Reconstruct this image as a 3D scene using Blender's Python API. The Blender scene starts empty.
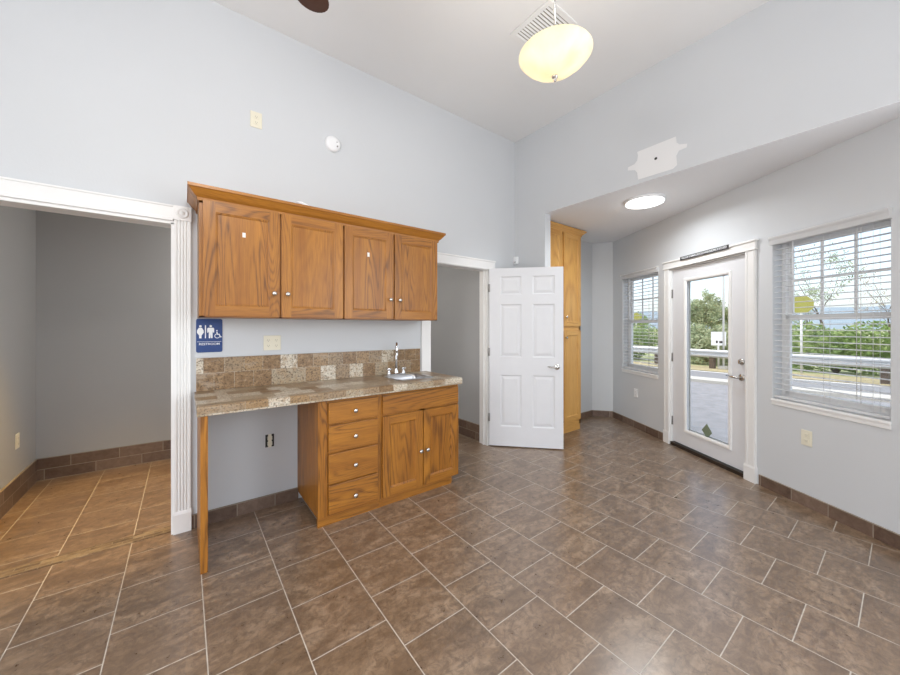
import bpy, bmesh, math, random
from mathutils import Vector, Matrix
random.seed(7)
PI = math.pi
C = bpy.context.scene.collection
sc = bpy.context.scene

# ------------------------------------------------------------------ camera, sky, sun, lights, exposure
TH = 0.91977
cam = bpy.data.cameras.new('camera')
camo = bpy.data.objects.new('camera', cam); C.objects.link(camo)
camo.location = (0, 0, 1.37)
camo.rotation_euler = (PI/2, 0, TH - PI/2)
cam.sensor_width = 36; cam.sensor_fit = 'HORIZONTAL'
cam.lens = 349.29/900*36
cam.shift_y = (327.15-337.5)/900
cam.clip_start = 0.02; cam.clip_end = 2000
sc.camera = camo

w = bpy.data.worlds.new('sky'); sc.world = w; w.use_nodes = True
nt = w.node_tree
sky = nt.nodes.new('ShaderNodeTexSky'); sky.sky_type = 'NISHITA'; sky.sun_disc = False
sky.sun_elevation = math.radians(48); sky.sun_rotation = math.radians(250)
sky.air_density = 1.0; sky.dust_density = 3.0; sky.ozone_density = 1.0
bg = nt.nodes['Background']; bg.inputs['Strength'].default_value = 0.36
mxs = nt.nodes.new('ShaderNodeMix'); mxs.data_type = 'RGBA'; mxs.inputs[0].default_value = .45   # thin haze over the whole sky
nt.links.new(sky.outputs[0], mxs.inputs[6]); mxs.inputs[7].default_value = (3.3, 3.5, 3.7, 1)
nt.links.new(mxs.outputs[2], bg.inputs[0])

sun = bpy.data.lights.new('sun', 'SUN'); sun.energy = 4.6; sun.angle = 0.009; sun.color = (1, .95, .88)
so = bpy.data.objects.new('sun', sun); C.objects.link(so)
so.rotation_euler = Vector((-.05, -.62, -.72)).to_track_quat('-Z', 'Y').to_euler()

def area(name, loc, target, sx, sy, power, col=(1, 1, 1)):
    l = bpy.data.lights.new(name, 'AREA'); l.shape = 'RECTANGLE'; l.size = sx; l.size_y = sy
    l.energy = power; l.color = col
    o = bpy.data.objects.new(name, l); C.objects.link(o); o.location = loc
    o.rotation_euler = (Vector(target)-Vector(loc)).to_track_quat('-Z', 'Z').to_euler()
    return o
# added fill lights behind the camera, in made-up rear and left wall openings
area('rear_fill', (-.6, -2.55, 1.75), (-.6, 0, 2.45), 3.2, 2.4, 26, (.97, .98, 1))
area('side_fill', (-2.55, -.2, 1.8), (0, -.1, 2.2), 3.6, 2.4, 66, (.97, .98, 1))
area('right_fill', (2.60, -1.40, 1.8), (1.0, -.4, 2.1), 1.9, 2.2, 56, (.97, .98, 1))   # unseen fill light added at a made-up opening of the window wall
def point(name, loc, power, r, col):
    l = bpy.data.lights.new(name, 'POINT'); l.energy = power; l.shadow_soft_size = r; l.color = col
    o = bpy.data.objects.new(name, l); C.objects.link(o); o.location = loc; return o

vs = sc.view_settings
vs.view_transform = 'Standard'; vs.look = 'None'; vs.gamma = 1; vs.use_curve_mapping = False
vs.exposure = 0.12

# ------------------------------------------------------------------ materials
def newmat(name):
    m = bpy.data.materials.new(name); m.use_nodes = True
    return m, m.node_tree, m.node_tree.nodes['Principled BSDF']
def N(nt, t, **k):
    n = nt.nodes.new(t)
    for a, v in k.items(): setattr(n, a, v)
    return n
def L(nt, a, b): nt.links.new(a, b)
def ramp(nt, fac, stops, interp='LINEAR'):
    r = N(nt, 'ShaderNodeValToRGB'); r.color_ramp.interpolation = interp
    e = r.color_ramp.elements
    while len(e) < len(stops): e.new(0.5)
    for i, (p, c) in enumerate(stops): e[i].position = p; e[i].color = (*c, 1)
    L(nt, fac, r.inputs[0]); return r.outputs[0]
def mth(nt, op, a, b=None, c=None):
    n = N(nt, 'ShaderNodeMath', operation=op)
    for i, v in enumerate((a, b, c)):
        if v is None: continue
        if isinstance(v, (int, float)): n.inputs[i].default_value = v
        else: L(nt, v, n.inputs[i])
    return n.outputs[0]
def mixc(nt, f, a, b, blend='MIX'):
    n = N(nt, 'ShaderNodeMix', data_type='RGBA', blend_type=blend)
    for i, v in ((0, f), (6, a), (7, b)):
        if isinstance(v, (int, float)): n.inputs[i].default_value = v
        elif isinstance(v, tuple): n.inputs[i].default_value = (*v, 1)
        else: L(nt, v, n.inputs[i])
    return n.outputs[2]
def objco(nt): return N(nt, 'ShaderNodeTexCoord').outputs['Object']
def mapping(nt, v, scale=(1, 1, 1), loc=(0, 0, 0)):
    m = N(nt, 'ShaderNodeMapping'); m.inputs['Scale'].default_value = scale; m.inputs['Location'].default_value = loc
    L(nt, v, m.inputs['Vector']); return m.outputs[0]
def noise(nt, v, scale, detail=3, rough=.5, dist=0):
    n = N(nt, 'ShaderNodeTexNoise'); n.inputs['Scale'].default_value = scale
    n.inputs['Detail'].default_value = detail; n.inputs['Roughness'].default_value = rough
    n.inputs['Distortion'].default_value = dist
    if v is not None: L(nt, v, n.inputs['Vector'])
    return n.outputs['Fac']
def bump(nt, h, p, strength=.2, dist=.002):
    b = N(nt, 'ShaderNodeBump'); b.inputs['Strength'].default_value = strength; b.inputs['Distance'].default_value = dist
    L(nt, h, b.inputs['Height']); L(nt, b.outputs[0], p.inputs['Normal'])
def geopos(nt): return N(nt, 'ShaderNodeNewGeometry').outputs['Position']

def paint(name, col, rough=.55, tex=.12, sc_=90):
    m, nt, p = newmat(name)
    p.inputs['Roughness'].default_value = rough
    co = objco(nt)
    n = noise(nt, co, 1.3, 3)
    L(nt, ramp(nt, n, [(.3, tuple(c*.97 for c in col)), (.7, col)]), p.inputs['Base Color'])
    if tex: bump(nt, noise(nt, co, sc_, 2), p, tex, .002)
    return m
def plain(name, col, rough=.4, metal=0.0, var=.06):
    m, nt, p = newmat(name)
    p.inputs['Roughness'].default_value = rough; p.inputs['Metallic'].default_value = metal
    n = noise(nt, objco(nt), 9, 2)
    L(nt, ramp(nt, n, [(.3, tuple(c*(1-var) for c in col)), (.7, col)]), p.inputs['Base Color'])
    return m
M = {}
M['wall'] = paint('wall_paint', (.62, .64, .66), .6, .15)
M['patchw'] = paint('bare_white_wall', (.80, .80, .80), .7, .1)
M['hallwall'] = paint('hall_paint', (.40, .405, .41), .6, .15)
M['ceil'] = paint('ceiling_paint', (.82, .82, .815), .75, .25, 60)
M['ceilbay_lit'] = paint('bay_ceiling_cool_lit', (.84, .86, .89), .75, .25, 60)  # cool daylight put into the colour, brighter than the main ceiling
M['white'] = plain('white_gloss_trim', (.83, .83, .82), .32, 0, .02)
M['doorwhite'] = plain('white_door_paint', (.72, .73, .755), .38, 0, .02)
M['plastic'] = plain('white_plastic', (.85, .86, .87), .4, 0, .02)
M['cream'] = plain('cream_plastic', (.78, .74, .60), .4, 0, .03)
M['ivory_dark'] = plain('slot_shadow', (.22, .2, .15), .5)
M['black'] = plain('opening_shade', (.012, .011, .01), .5)  # stands for the shade inside the wall hole and the outlet box
M['bronze'] = plain('dark_bronze', (.04, .028, .02), .45, .3)
M['nickel'] = plain('satin_nickel', (.62, .6, .57), .25, 1)
M['hinge'] = plain('dull_hinge_metal', (.30, .29, .28), .4, .9)
M['chrome'] = plain('chrome', (.8, .81, .83), .08, 1, .01)
M['steel'] = plain('brushed_steel', (.55, .56, .58), .28, 1)
M['blue'] = plain('blue_sign_plastic', (.008, .045, .20), .35)
M['signwhite'] = plain('white_sign_print', (.86, .88, .9), .4, 0, .01)
M['signblack'] = plain('black_sign', (.03, .03, .035), .4)
M['decal'] = plain('olive_decal', (.20, .25, .17), .4)
M['fanwood'] = plain('dark_walnut_blade', (.055, .025, .018), .35, 0, .3)
M['sticker'] = plain('white_sticker', (.85, .82, .78), .5)
M['slat'] = plain('white_blind_slat', (.86, .865, .87), .4, 0, .01)
_nt = M['slat'].node_tree; _t = N(_nt, 'ShaderNodeBsdfTranslucent'); _t.inputs[0].default_value = (.9, .9, .9, 1)
_m = N(_nt, 'ShaderNodeMixShader'); _m.inputs[0].default_value = .5
L(_nt, _nt.nodes['Principled BSDF'].outputs[0], _m.inputs[1]); L(_nt, _t.outputs[0], _m.inputs[2]); L(_nt, _m.outputs[0], _nt.nodes['Material Output'].inputs[0])
M['cord'] = plain('blind_cord', (.6, .59, .57), .8)
M['yellow'] = plain('yellow_sign', (.36, .35, .06), .5)
M['galv'] = plain('galvanised_steel', (.5, .52, .54), .5, .4)
M['pole'] = plain('pole_paint', (.75, .76, .77), .6)
M['bark'] = plain('bark', (.13, .10, .08), .9, 0, .4)

def leafmat(name, a, b, c):
    m, nt, p = newmat(name)
    p.inputs['Roughness'].default_value = .6
    r = noise(nt, geopos(nt), 2.2, 3)
    L(nt, ramp(nt, r, [(.3, a), (.5, b), (.7, c)]), p.inputs['Base Color'])
    t = N(nt, 'ShaderNodeBsdfTranslucent'); L(nt, p.inputs['Base Color'].links[0].from_socket, t.inputs['Color'])
    mx = N(nt, 'ShaderNodeMixShader'); mx.inputs[0].default_value = .3
    out = nt.nodes['Material Output']
    L(nt, p.outputs[0], mx.inputs[1]); L(nt, t.outputs[0], mx.inputs[2]); L(nt, mx.outputs[0], out.inputs[0])
    return m
M['leaf_green'] = leafmat('leaf_green', (.10, .17, .04), (.20, .30, .08), (.33, .40, .14))
M['leaf_grey'] = leafmat('leaf_grey_green', (.15, .20, .10), (.30, .36, .20), (.46, .50, .33))
M['leaf_brown'] = leafmat('leaf_dry', (.20, .13, .07), (.36, .27, .14), (.5, .42, .22))

def glassmat(name, tint=(1, 1, 1)):
    m, nt, p = newmat(name); nt.nodes.remove(p)
    tr = N(nt, 'ShaderNodeBsdfTransparent'); tr.inputs[0].default_value = (*tint, 1)
    gl = N(nt, 'ShaderNodeBsdfGlossy'); gl.inputs['Roughness'].default_value = .02
    lw = N(nt, 'ShaderNodeLayerWeight'); lw.inputs[0].default_value = .5
    fr = N(nt, 'ShaderNodeMath', operation='MULTIPLY_ADD')
    L(nt, mth(nt, 'POWER', lw.outputs['Facing'], 4.0), fr.inputs[0]); fr.inputs[1].default_value = .35; fr.inputs[2].default_value = .03
    mx = N(nt, 'ShaderNodeMixShader')
    L(nt, fr.outputs[0], mx.inputs[0]); L(nt, tr.outputs[0], mx.inputs[1]); L(nt, gl.outputs[0], mx.inputs[2])
    L(nt, mx.outputs[0], nt.nodes['Material Output'].inputs[0]); return m
M['glass'] = glassmat('window_glass', (.97, .98, .98))

def oak(name, axis, light=(.45, .182, .020), mid=(.32, .118, .011), dark=(.070, .020, .003), gs=1.0):
    m, nt, p = newmat(name)
    co = objco(nt)
    rnd = N(nt, 'ShaderNodeObjectInfo').outputs['Random']
    off = mth(nt, 'MULTIPLY', rnd, 17.0)
    cb = N(nt, 'ShaderNodeCombineXYZ')
    for i in range(3): L(nt, off, cb.inputs[i])
    va = N(nt, 'ShaderNodeVectorMath', operation='ADD'); L(nt, co, va.inputs[0]); L(nt, cb.outputs[0], va.inputs[1])
    co = va.outputs[0]
    def st(a, b):  # stretch along the grain
        s = {'z': (a, a, b), 'x': (b, a, a), 'y': (a, b, a)}[axis]
        return mapping(nt, co, s)
    n = noise(nt, st(6.0*gs, .62*gs), 1.0, 1.3, .42, .3)
    bands = mth(nt, 'SINE', mth(nt, 'MULTIPLY', n, 150.0))
    bands = mth(nt, 'MULTIPLY_ADD', bands, .5, .5)
    bands = mth(nt, 'POWER', bands, 2.4)
    pore = noise(nt, st(260, 9), 1.0, 2, .6)
    pores = ramp(nt, pore, [(.42, (0, 0, 0)), (.62, (1, 1, 1))])
    tone = noise(nt, st(14, 1.2), 1.0, 2)
    base = mixc(nt, ramp(nt, tone, [(.3, (0, 0, 0)), (.7, (1, 1, 1))]), mid, light)
    msk = noise(nt, st(6.5, .35), 1.0, 1, .5)
    bands = mth(nt, 'MULTIPLY', bands, ramp(nt, msk, [(.42, (.22, .22, .22)), (.58, (1, 1, 1))]))
    f = mth(nt, 'MULTIPLY', bands, mth(nt, 'MULTIPLY_ADD', pores, -.45, .85))
    col = mixc(nt, mth(nt, 'MULTIPLY', f, .85), base, dark)
    col = mixc(nt, mth(nt, 'MULTIPLY_ADD', pores, -.22, .22), col, dark)
    L(nt, col, p.inputs['Base Color'])
    p.inputs['Roughness'].default_value = .42
    p.inputs['Coat Weight'].default_value = .08; p.inputs['Coat Roughness'].default_value = .2
    bump(nt, pore, p, .08, .001)
    return m
for ax in 'xyz': M['oak_'+ax] = oak('honey_oak_grain_'+ax, ax)
for ax in 'xz': M['pine_'+ax] = oak('light_oak_grain_'+ax, ax, (.74, .43, .13), (.66, .35, .09), (.45, .20, .05), .6)

def counter_mat(name, mode):
    m, nt, p = newmat(name)
    co = objco(nt); sx = N(nt, 'ShaderNodeSeparateXYZ'); L(nt, co, sx.inputs[0])
    cb = N(nt, 'ShaderNodeCombineXYZ')
    L(nt, mth(nt, 'ADD', sx.outputs[0], 10.02), cb.inputs[0])
    if mode == 'splash': L(nt, mth(nt, 'ADD', sx.outputs[2], 12.5-.925), cb.inputs[1])
    else: L(nt, mth(nt, 'ADD', mth(nt, 'ADD', sx.outputs[1], sx.outputs[2]), 10.0), cb.inputs[1])
    b = N(nt, 'ShaderNodeTexBrick'); b.offset = .5; b.squash = 1
    b.inputs['Color1'].default_value = (0, 0, 0, 1); b.inputs['Color2'].default_value = (1, 1, 1, 1)
    b.inputs['Mortar'].default_value = (.5, .5, .5, 1)
    b.inputs['Scale'].default_value = 1; b.inputs['Mortar Size'].default_value = .0015
    b.inputs['Mortar Smooth'].default_value = .3; b.inputs['Bias'].default_value = 0
    b.inputs['Brick Width'].default_value = .122; b.inputs['Row Height'].default_value = .125
    L(nt, cb.outputs[0], b.inputs['Vector'])
    base = ramp(nt, b.outputs['Color'], [(0, (.40, .33, .23)), (.18, (.22, .13, .06)), (.36, (.60, .54, .43)), (.52, (.29, .21, .13)),
                                         (.68, (.64, .59, .49)), (.84, (.31, .20, .10))], 'CONSTANT')
    n1 = noise(nt, co, 28, 5, .65, .6); n2 = noise(nt, mapping(nt, co, (1, 1, 1), (3, 1, 7)), 85, 4, .7)
    n3 = noise(nt, mapping(nt, co, (5, 16, 16), (1, 5, 2)), 1, 4, .6)
    col = mixc(nt, ramp(nt, n1, [(.45, (0, 0, 0)), (.62, (.7, .7, .7))]), base, (.36, .24, .13))
    col = mixc(nt, ramp(nt, n2, [(.36, (.9, .9, .9)), (.50, (0, 0, 0))]), col, (.07, .042, .022))
    col = mixc(nt, ramp(nt, n3, [(.55, (0, 0, 0)), (.75, (.45, .45, .45))]), col, (.55, .50, .42))
    col = mixc(nt, mth(nt, 'MULTIPLY', b.outputs['Fac'], .45), col, (.2, .16, .12))
    L(nt, col, p.inputs['Base Color']); p.inputs['Roughness'].default_value = .3
    return m
M['counter'] = counter_mat('patchwork_laminate', 'top'); M['splash'] = counter_mat('patchwork_laminate_upright', 'splash')

def tile_floor(name):
    m, nt, p = newmat(name)
    co = geopos(nt); s = N(nt, 'ShaderNodeSeparateXYZ'); L(nt, co, s.inputs[0])
    cb = N(nt, 'ShaderNodeCombineXYZ')
    L(nt, mth(nt, 'ADD', s.outputs[1], 100*.3358-.307+.1679), cb.inputs[0])
    L(nt, mth(nt, 'ADD', s.outputs[0], 100*.339-.0765), cb.inputs[1])
    b = N(nt, 'ShaderNodeTexBrick'); b.offset = .5
    b.inputs['Color1'].default_value = (0, 0, 0, 1); b.inputs['Color2'].default_value = (1, 1, 1, 1); b.inputs['Mortar'].default_value = (.5, .5, .5, 1)
    b.inputs['Scale'].default_value = 1; b.inputs['Mortar Size'].default_value = .0024; b.inputs['Mortar Smooth'].default_value = .25
    b.inputs['Bias'].default_value = 0; b.inputs['Brick Width'].default_value = .3358; b.inputs['Row Height'].default_value = .339
    L(nt, cb.outputs[0], b.inputs['Vector'])
    # every tile gets its own piece of the veining
    vo = N(nt, 'ShaderNodeVectorMath', operation='MULTIPLY_ADD')
    L(nt, b.outputs['Color'], vo.inputs[0]); vo.inputs[1].default_value = (9, 7, 5); L(nt, co, vo.inputs[2])
    n1 = noise(nt, mapping(nt, vo.outputs[0], (3.2, 7, 1)), 1, 7, .66, 1.2)
    n2 = noise(nt, vo.outputs[0], 24, 7, .75, .6)
    n3 = noise(nt, mapping(nt, vo.outputs[0], (5, 15, 1), (3, 4, 0)), 1, 8, .75, 1.4)
    c = ramp(nt, n1, [(.34, (.155, .097, .055)), (.5, (.255, .170, .104)), (.66, (.37, .262, .172))])
    c = mixc(nt, ramp(nt, n2, [(.40, (.75, .75, .75)), (.56, (0, 0, 0))]), c, (.125, .080, .048))
    c = mixc(nt, ramp(nt, n3, [(.50, (0, 0, 0)), (.70, (.65, .65, .65))]), c, (.09, .058, .037))
    c = mixc(nt, mth(nt, 'MULTIPLY', b.outputs['Color'], .22), c, (.20, .135, .097))
    gr = noise(nt, co, 30, 2)
    grc = ramp(nt, gr, [(.3, (.44, .39, .33)), (.7, (.58, .53, .46))])
    c = mixc(nt, b.outputs['Fac'], c, grc)
    L(nt, c, p.inputs['Base Color'])
    rr = mth(nt, 'MULTIPLY_ADD', n2, .10, .24)
    rr = mixc(nt, b.outputs['Fac'], rr, (.8, .8, .8))
    L(nt, rr, p.inputs['Roughness'])
    p.inputs['Specular IOR Level'].default_value = 1.0; p.inputs['IOR'].default_value = 1.62
    h = mth(nt, 'SUBTRACT', mth(nt, 'MULTIPLY', n1, .35), mth(nt, 'MULTIPLY', b.outputs['Fac'], 1.0))
    bump(nt, h, p, .35, .003)
    return m
M['tile'] = tile_floor('brown_ceramic_tile')
def tile_strip(name, bw, rh, zoff=0.0, cols=((.10, .06, .042), (.16, .105, .075), (.23, .16, .12)), use='z', mortar=.003, mcol=(.30, .25, .20)):
    m, nt, p = newmat(name)
    co = objco(nt); s = N(nt, 'ShaderNodeSeparateXYZ'); L(nt, co, s.inputs[0])
    cb = N(nt, 'ShaderNodeCombineXYZ')
    L(nt, mth(nt, 'ADD', s.outputs[0], bw*100+.11), cb.inputs[0]); L(nt, mth(nt, 'ADD', s.outputs[2 if use == 'z' else 1], rh*100+zoff), cb.inputs[1])
    b = N(nt, 'ShaderNodeTexBrick'); b.offset = .5
    b.inputs['Color1'].default_value = (0, 0, 0, 1); b.inputs['Color2'].default_value = (1, 1, 1, 1); b.inputs['Mortar'].default_value = (.5, .5, .5, 1)
    b.inputs['Scale'].default_value = 1; b.inputs['Mortar Size'].default_value = mortar; b.inputs['Mortar Smooth'].default_value = .2
    b.inputs['Brick Width'].default_value = bw; b.inputs['Row Height'].default_value = rh
    L(nt, cb.outputs[0], b.inputs['Vector'])
    n1 = noise(nt, co, 22, 5, .65, .6)
    c = ramp(nt, mth(nt, 'MULTIPLY_ADD', b.outputs['Color'], .35, mth(nt, 'MULTIPLY', n1, .65)), [(.25, cols[0]), (.5, cols[1]), (.75, cols[2])])
    c = mixc(nt, b.outputs['Fac'], c, mcol)
    L(nt, c, p.inputs['Base Color']); p.inputs['Roughness'].default_value = .4
    return m
M['bb'] = tile_strip('skirting_tile', .25, .2, .02)
M['bb2'] = tile_strip('two_course_skirting_tile', .33, .097, 0)
M['mosaic'] = tile_strip('threshold_mosaic', .10, .031, 0, ((.07, .045, .028), (.20, .14, .085), (.36, .28, .18)), 'y', .003, (.25, .20, .14))

def asphalt(name, a, b_, s=14):
    m, nt, p = newmat(name); co = geopos(nt)
    n1 = noise(nt, co, s, 5, .7); n2 = noise(nt, co, .5, 3)
    L(nt, mixc(nt, n2, ramp(nt, n1, [(.35, a), (.65, b_)]), tuple(x*.85 for x in b_)), p.inputs['Base Color'])
    p.inputs['Roughness'].default_value = .9; return m
M['lot'] = asphalt('pale_worn_asphalt', (.15, .153, .168), (.27, .273, .29), 5)
M['road'] = asphalt('road_asphalt', (.17, .175, .19), (.23, .235, .25))
M['concrete'] = asphalt('concrete', (.42, .41, .38), (.52, .51, .47))
M['verge'] = asphalt('leafy_verge', (.20, .15, .09), (.42, .37, .22), 9)
M['field'] = asphalt('grass_ground', (.22, .26, .11), (.36, .38, .2), 2)
M['hill'] = plain('hazy_hill', (.22, .28, .33), .9)
M['linewhite'] = plain('road_paint', (.75, .75, .72), .7)

def emis(name, col, strength, base=(.9, .88, .8)):
    m, nt, p = newmat(name)
    p.inputs['Base Color'].default_value = (*base, 1); p.inputs['Emission Color'].default_value = (*col, 1)
    p.inputs['Emission Strength'].default_value = strength; p.inputs['Roughness'].default_value = .3
    return m
def alabaster():
    m, nt, p = newmat('alabaster_glass')
    n = noise(nt, objco(nt), 5, 4, .6, 1.2)
    c = ramp(nt, n, [(.3, (.84, .78, .62)), (.7, (.93, .89, .77))])
    p.inputs['Roughness'].default_value = .22
    L(nt, c, p.inputs['Base Color'])
    t = N(nt, 'ShaderNodeBsdfTranslucent'); L(nt, c, t.inputs[0])
    mx = N(nt, 'ShaderNodeMixShader'); mx.inputs[0].default_value = .5
    L(nt, p.outputs[0], mx.inputs[1]); L(nt, t.outputs[0], mx.inputs[2]); L(nt, mx.outputs[0], nt.nodes['Material Output'].inputs[0])
    return m
M['alabaster'] = alabaster()
M['led'] = emis('lit_diffuser', (.97, .99, 1), 3)
M['bulb'] = emis('lit_bulb', (1, .85, .6), 2.5)

# ------------------------------------------------------------------ mesh helpers
class MB:
    def __init__(s): s.v = []; s.f = []; s.m = []; s.sm = []
    def add(s, vs_, fs, mi=0, smooth=False):
        o = len(s.v); s.v += [tuple(v) for v in vs_]
        for f in fs: s.f.append([i+o for i in f]); s.m.append(mi); s.sm.append(smooth)
        return s
    def box(s, x0, x1, y0, y1, z0, z1, mi=0):
        vs_ = [(x, y, z) for z in (z0, z1) for y in (y0, y1) for x in (x0, x1)]
        return s.add(vs_, [(0, 2, 3, 1), (4, 5, 7, 6), (0, 1, 5, 4), (1, 3, 7, 5), (3, 2, 6, 7), (2, 0, 4, 6)], mi)
    def prism(s, poly, lo, hi, axis='z', mi=0):
        def P(a, b, c): return {'z': (a, b, c), 'y': (a, c, b), 'x': (c, a, b)}[axis]
        n = len(poly)
        vs_ = [P(a, b, lo) for a, b in poly]+[P(a, b, hi) for a, b in poly]
        fs = [tuple(range(n))[::-1], tuple(range(n, 2*n))]+[(i, (i+1) % n, (i+1) % n+n, i+n) for i in range(n)]
        return s.add(vs_, fs, mi)
    def lathe(s, prof, org=(0, 0, 0), axis='z', seg=32, mi=0):
        vs_ = []; fs = []; n = len(prof)
        for k in range(seg):
            a = 2*PI*k/seg
            for r, h in prof:
                x, y = r*math.cos(a), r*math.sin(a)
                q = {'z': (x, y, h), 'y': (x, h, y), 'x': (h, x, y)}[axis]
                vs_.append((q[0]+org[0], q[1]+org[1], q[2]+org[2]))
        for k in range(seg):
            k2 = (k+1) % seg
            for i in range(n-1): fs.append((k*n+i, k2*n+i, k2*n+i+1, k*n+i+1))
        return s.add(vs_, fs, mi, True)
    def tube(s, pts, r, seg=10, mi=0, cap=True):
        pts = [Vector(p) for p in pts]; rs = r if isinstance(r, (list, tuple)) else [r]*len(pts)
        vs_ = []; fs = []; n = len(pts); up = None
        for i, p in enumerate(pts):
            t = (pts[min(i+1, n-1)]-pts[max(i-1, 0)]).normalized()
            if up is None:
                up = Vector((0, 0, 1)) if abs(t.z) < .9 else Vector((1, 0, 0))
            a = t.cross(up).normalized(); b = a.cross(t).normalized(); up = b
            for k in range(seg):
                q = 2*PI*k/seg; vs_.append(p+(a*math.cos(q)+b*math.sin(q))*rs[i])
        for i in range(n-1):
            for k in range(seg): fs.append((i*seg+k, i*seg+(k+1) % seg, (i+1)*seg+(k+1) % seg, (i+1)*seg+k))
        if cap: fs += [tuple(range(seg))[::-1], tuple(range((n-1)*seg, n*seg))]
        return s.add(vs_, fs, mi, True)
    def rings(s, x0, x1, z0, z1, y, sgn, prof, mi=0, mif=None):
        """nested rectangles: prof = [(inset, depth)], depth goes into the slab; closes with a flat field"""
        vs_ = []; fs = []
        for ins, d in prof:
            yy = y-sgn*d
            vs_ += [(x0+ins, yy, z0+ins), (x1-ins, yy, z0+ins), (x1-ins, yy, z1-ins), (x0+ins, yy, z1-ins)]
        for i in range(len(prof)-1):
            for k in range(4): fs.append((4*i+k, 4*i+(k+1) % 4, 4*i+4+(k+1) % 4, 4*i+4+k))
        s.add(vs_, fs, mi)
        q = vs_[-4:]
        return s.add(q, [(0, 1, 2, 3)], mi if mif is None else mif)
    def slab(s, x0, x1, z0, z1, yf, yb, holes, prof, mats=(0, 0, 0), back=True, through=False):
        """door-like slab with the front at yf; holes = rectangles with a moulded recess"""
        sgn = 1 if yf > yb else -1
        def side(y, pf, sg):
            xs = sorted({x0, x1, *[h[0] for h in holes], *[h[1] for h in holes]})
            zs = sorted({z0, z1, *[h[2] for h in holes], *[h[3] for h in holes]})
            for i in range(len(xs)-1):
                for j in range(len(zs)-1):
                    cx, cz = (xs[i]+xs[i+1])/2, (zs[j]+zs[j+1])/2
                    if any(h[0] < cx < h[1] and h[2] < cz < h[3] for h in holes): continue
                    mi = mats[1] if 0 < i < len(xs)-2 else mats[0]
                    s.add([(xs[i], y, zs[j]), (xs[i+1], y, zs[j]), (xs[i+1], y, zs[j+1]), (xs[i], y, zs[j+1])], [(0, 1, 2, 3)], mi)
            for h in holes:
                if through:
                    d = abs(yf-yb)
                    if sg == sgn: s.add([(a, yy, b) for yy in (yf, yb) for a, b in ((h[0], h[2]), (h[1], h[2]), (h[1], h[3]), (h[0], h[3]))],
                                        [(k, (k+1) % 4, (k+1) % 4+4, k+4) for k in range(4)], mats[0])
                else: s.rings(h[0], h[1], h[2], h[3], y, sg, pf, mats[0], mats[2])
        side(yf, prof, sgn)
        if back: side(yb, prof, -sgn)
        else: s.add([(x0, yb, z0), (x1, yb, z0), (x1, yb, z1), (x0, yb, z1)], [(0, 1, 2, 3)], mats[0])
        s.add([(a, yy, b) for yy in (yf, yb) for a, b in ((x0, z0), (x1, z0), (x1, z1), (x0, z1))], [(k, (k+1) % 4, (k+1) % 4+4, k+4) for k in range(4)], mats[0])
        return s
    def build(s, name, mats, parent=None, bevel=0, loc=(0, 0, 0), rz=0):
        me = bpy.data.meshes.new(name); me.from_pydata(s.v, [], s.f)
        if not isinstance(mats, (list, tuple)): mats = [mats]
        for m in mats: me.materials.append(M[m] if isinstance(m, str) else m)
        for p, mi, sm in zip(me.polygons, s.m, s.sm): p.material_index = mi; p.use_smooth = sm
        bm = bmesh.new(); bm.from_mesh(me)
        bmesh.ops.remove_doubles(bm, verts=bm.verts, dist=1e-5)
        bmesh.ops.recalc_face_normals(bm, faces=bm.faces); bm.to_mesh(me); bm.free()
        o = bpy.data.objects.new(name, me); C.objects.link(o); o.location = loc; o.rotation_euler = (0, 0, rz)
        if parent is not None: o.parent = parent
        if bevel:
            b = o.modifiers.new('bevel', 'BEVEL'); b.width = bevel; b.segments = 2; b.limit_method = 'ANGLE'; b.angle_limit = .7
        return o
def tag(o, label=None, cat=None, group=None, kind=None):
    if label: o['label'] = label
    if cat: o['category'] = cat
    if group: o['group'] = group
    if kind: o['kind'] = kind
    return o
def thing(name, label, cat, loc=(0, 0, 0), rz=0, group=None, kind=None):
    o = bpy.data.objects.new(name, None); C.objects.link(o); o.location = loc; o.rotation_euler = (0, 0, rz)
    o.empty_display_size = .1
    return tag(o, label, cat, group, kind)
def struct(o, label=None, cat='structure'):
    return tag(o, label, cat, None, 'structure')
def textmesh(name, body, size, mat, parent, loc, rot, width=None, depth=.0006):
    cu = bpy.data.curves.new(name, 'FONT'); cu.body = body; cu.size = size; cu.align_x = 'CENTER'; cu.align_y = 'CENTER'; cu.extrude = depth
    cu.offset = .0002
    t = bpy.data.objects.new('tmp_text', cu); C.objects.link(t)
    dg = bpy.context.evaluated_depsgraph_get(); me = bpy.data.meshes.new_from_object(t.evaluated_get(dg))
    bpy.data.objects.remove(t)
    me.materials.clear(); me.materials.append(M[mat])
    if width:
        xs = [v.co.x for v in me.vertices]; k = width/(max(xs)-min(xs))
        for v in me.vertices: v.co.x *= k
    o = bpy.data.objects.new(name, me); C.objects.link(o); o.parent = parent; o.location = loc; o.rotation_euler = rot
    return o

# wall frame of the window wall: local x runs along it away from the camera, local +y points into the room
WA = math.radians(58); WC = (4.12, 1.004, 0)
def wpt(s, y=0): return (WC[0]+s*math.cos(WA)-y*math.sin(WA), WC[1]+s*math.sin(WA)+y*math.cos(WA))
XB = 3.269; YA = 2.96

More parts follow.
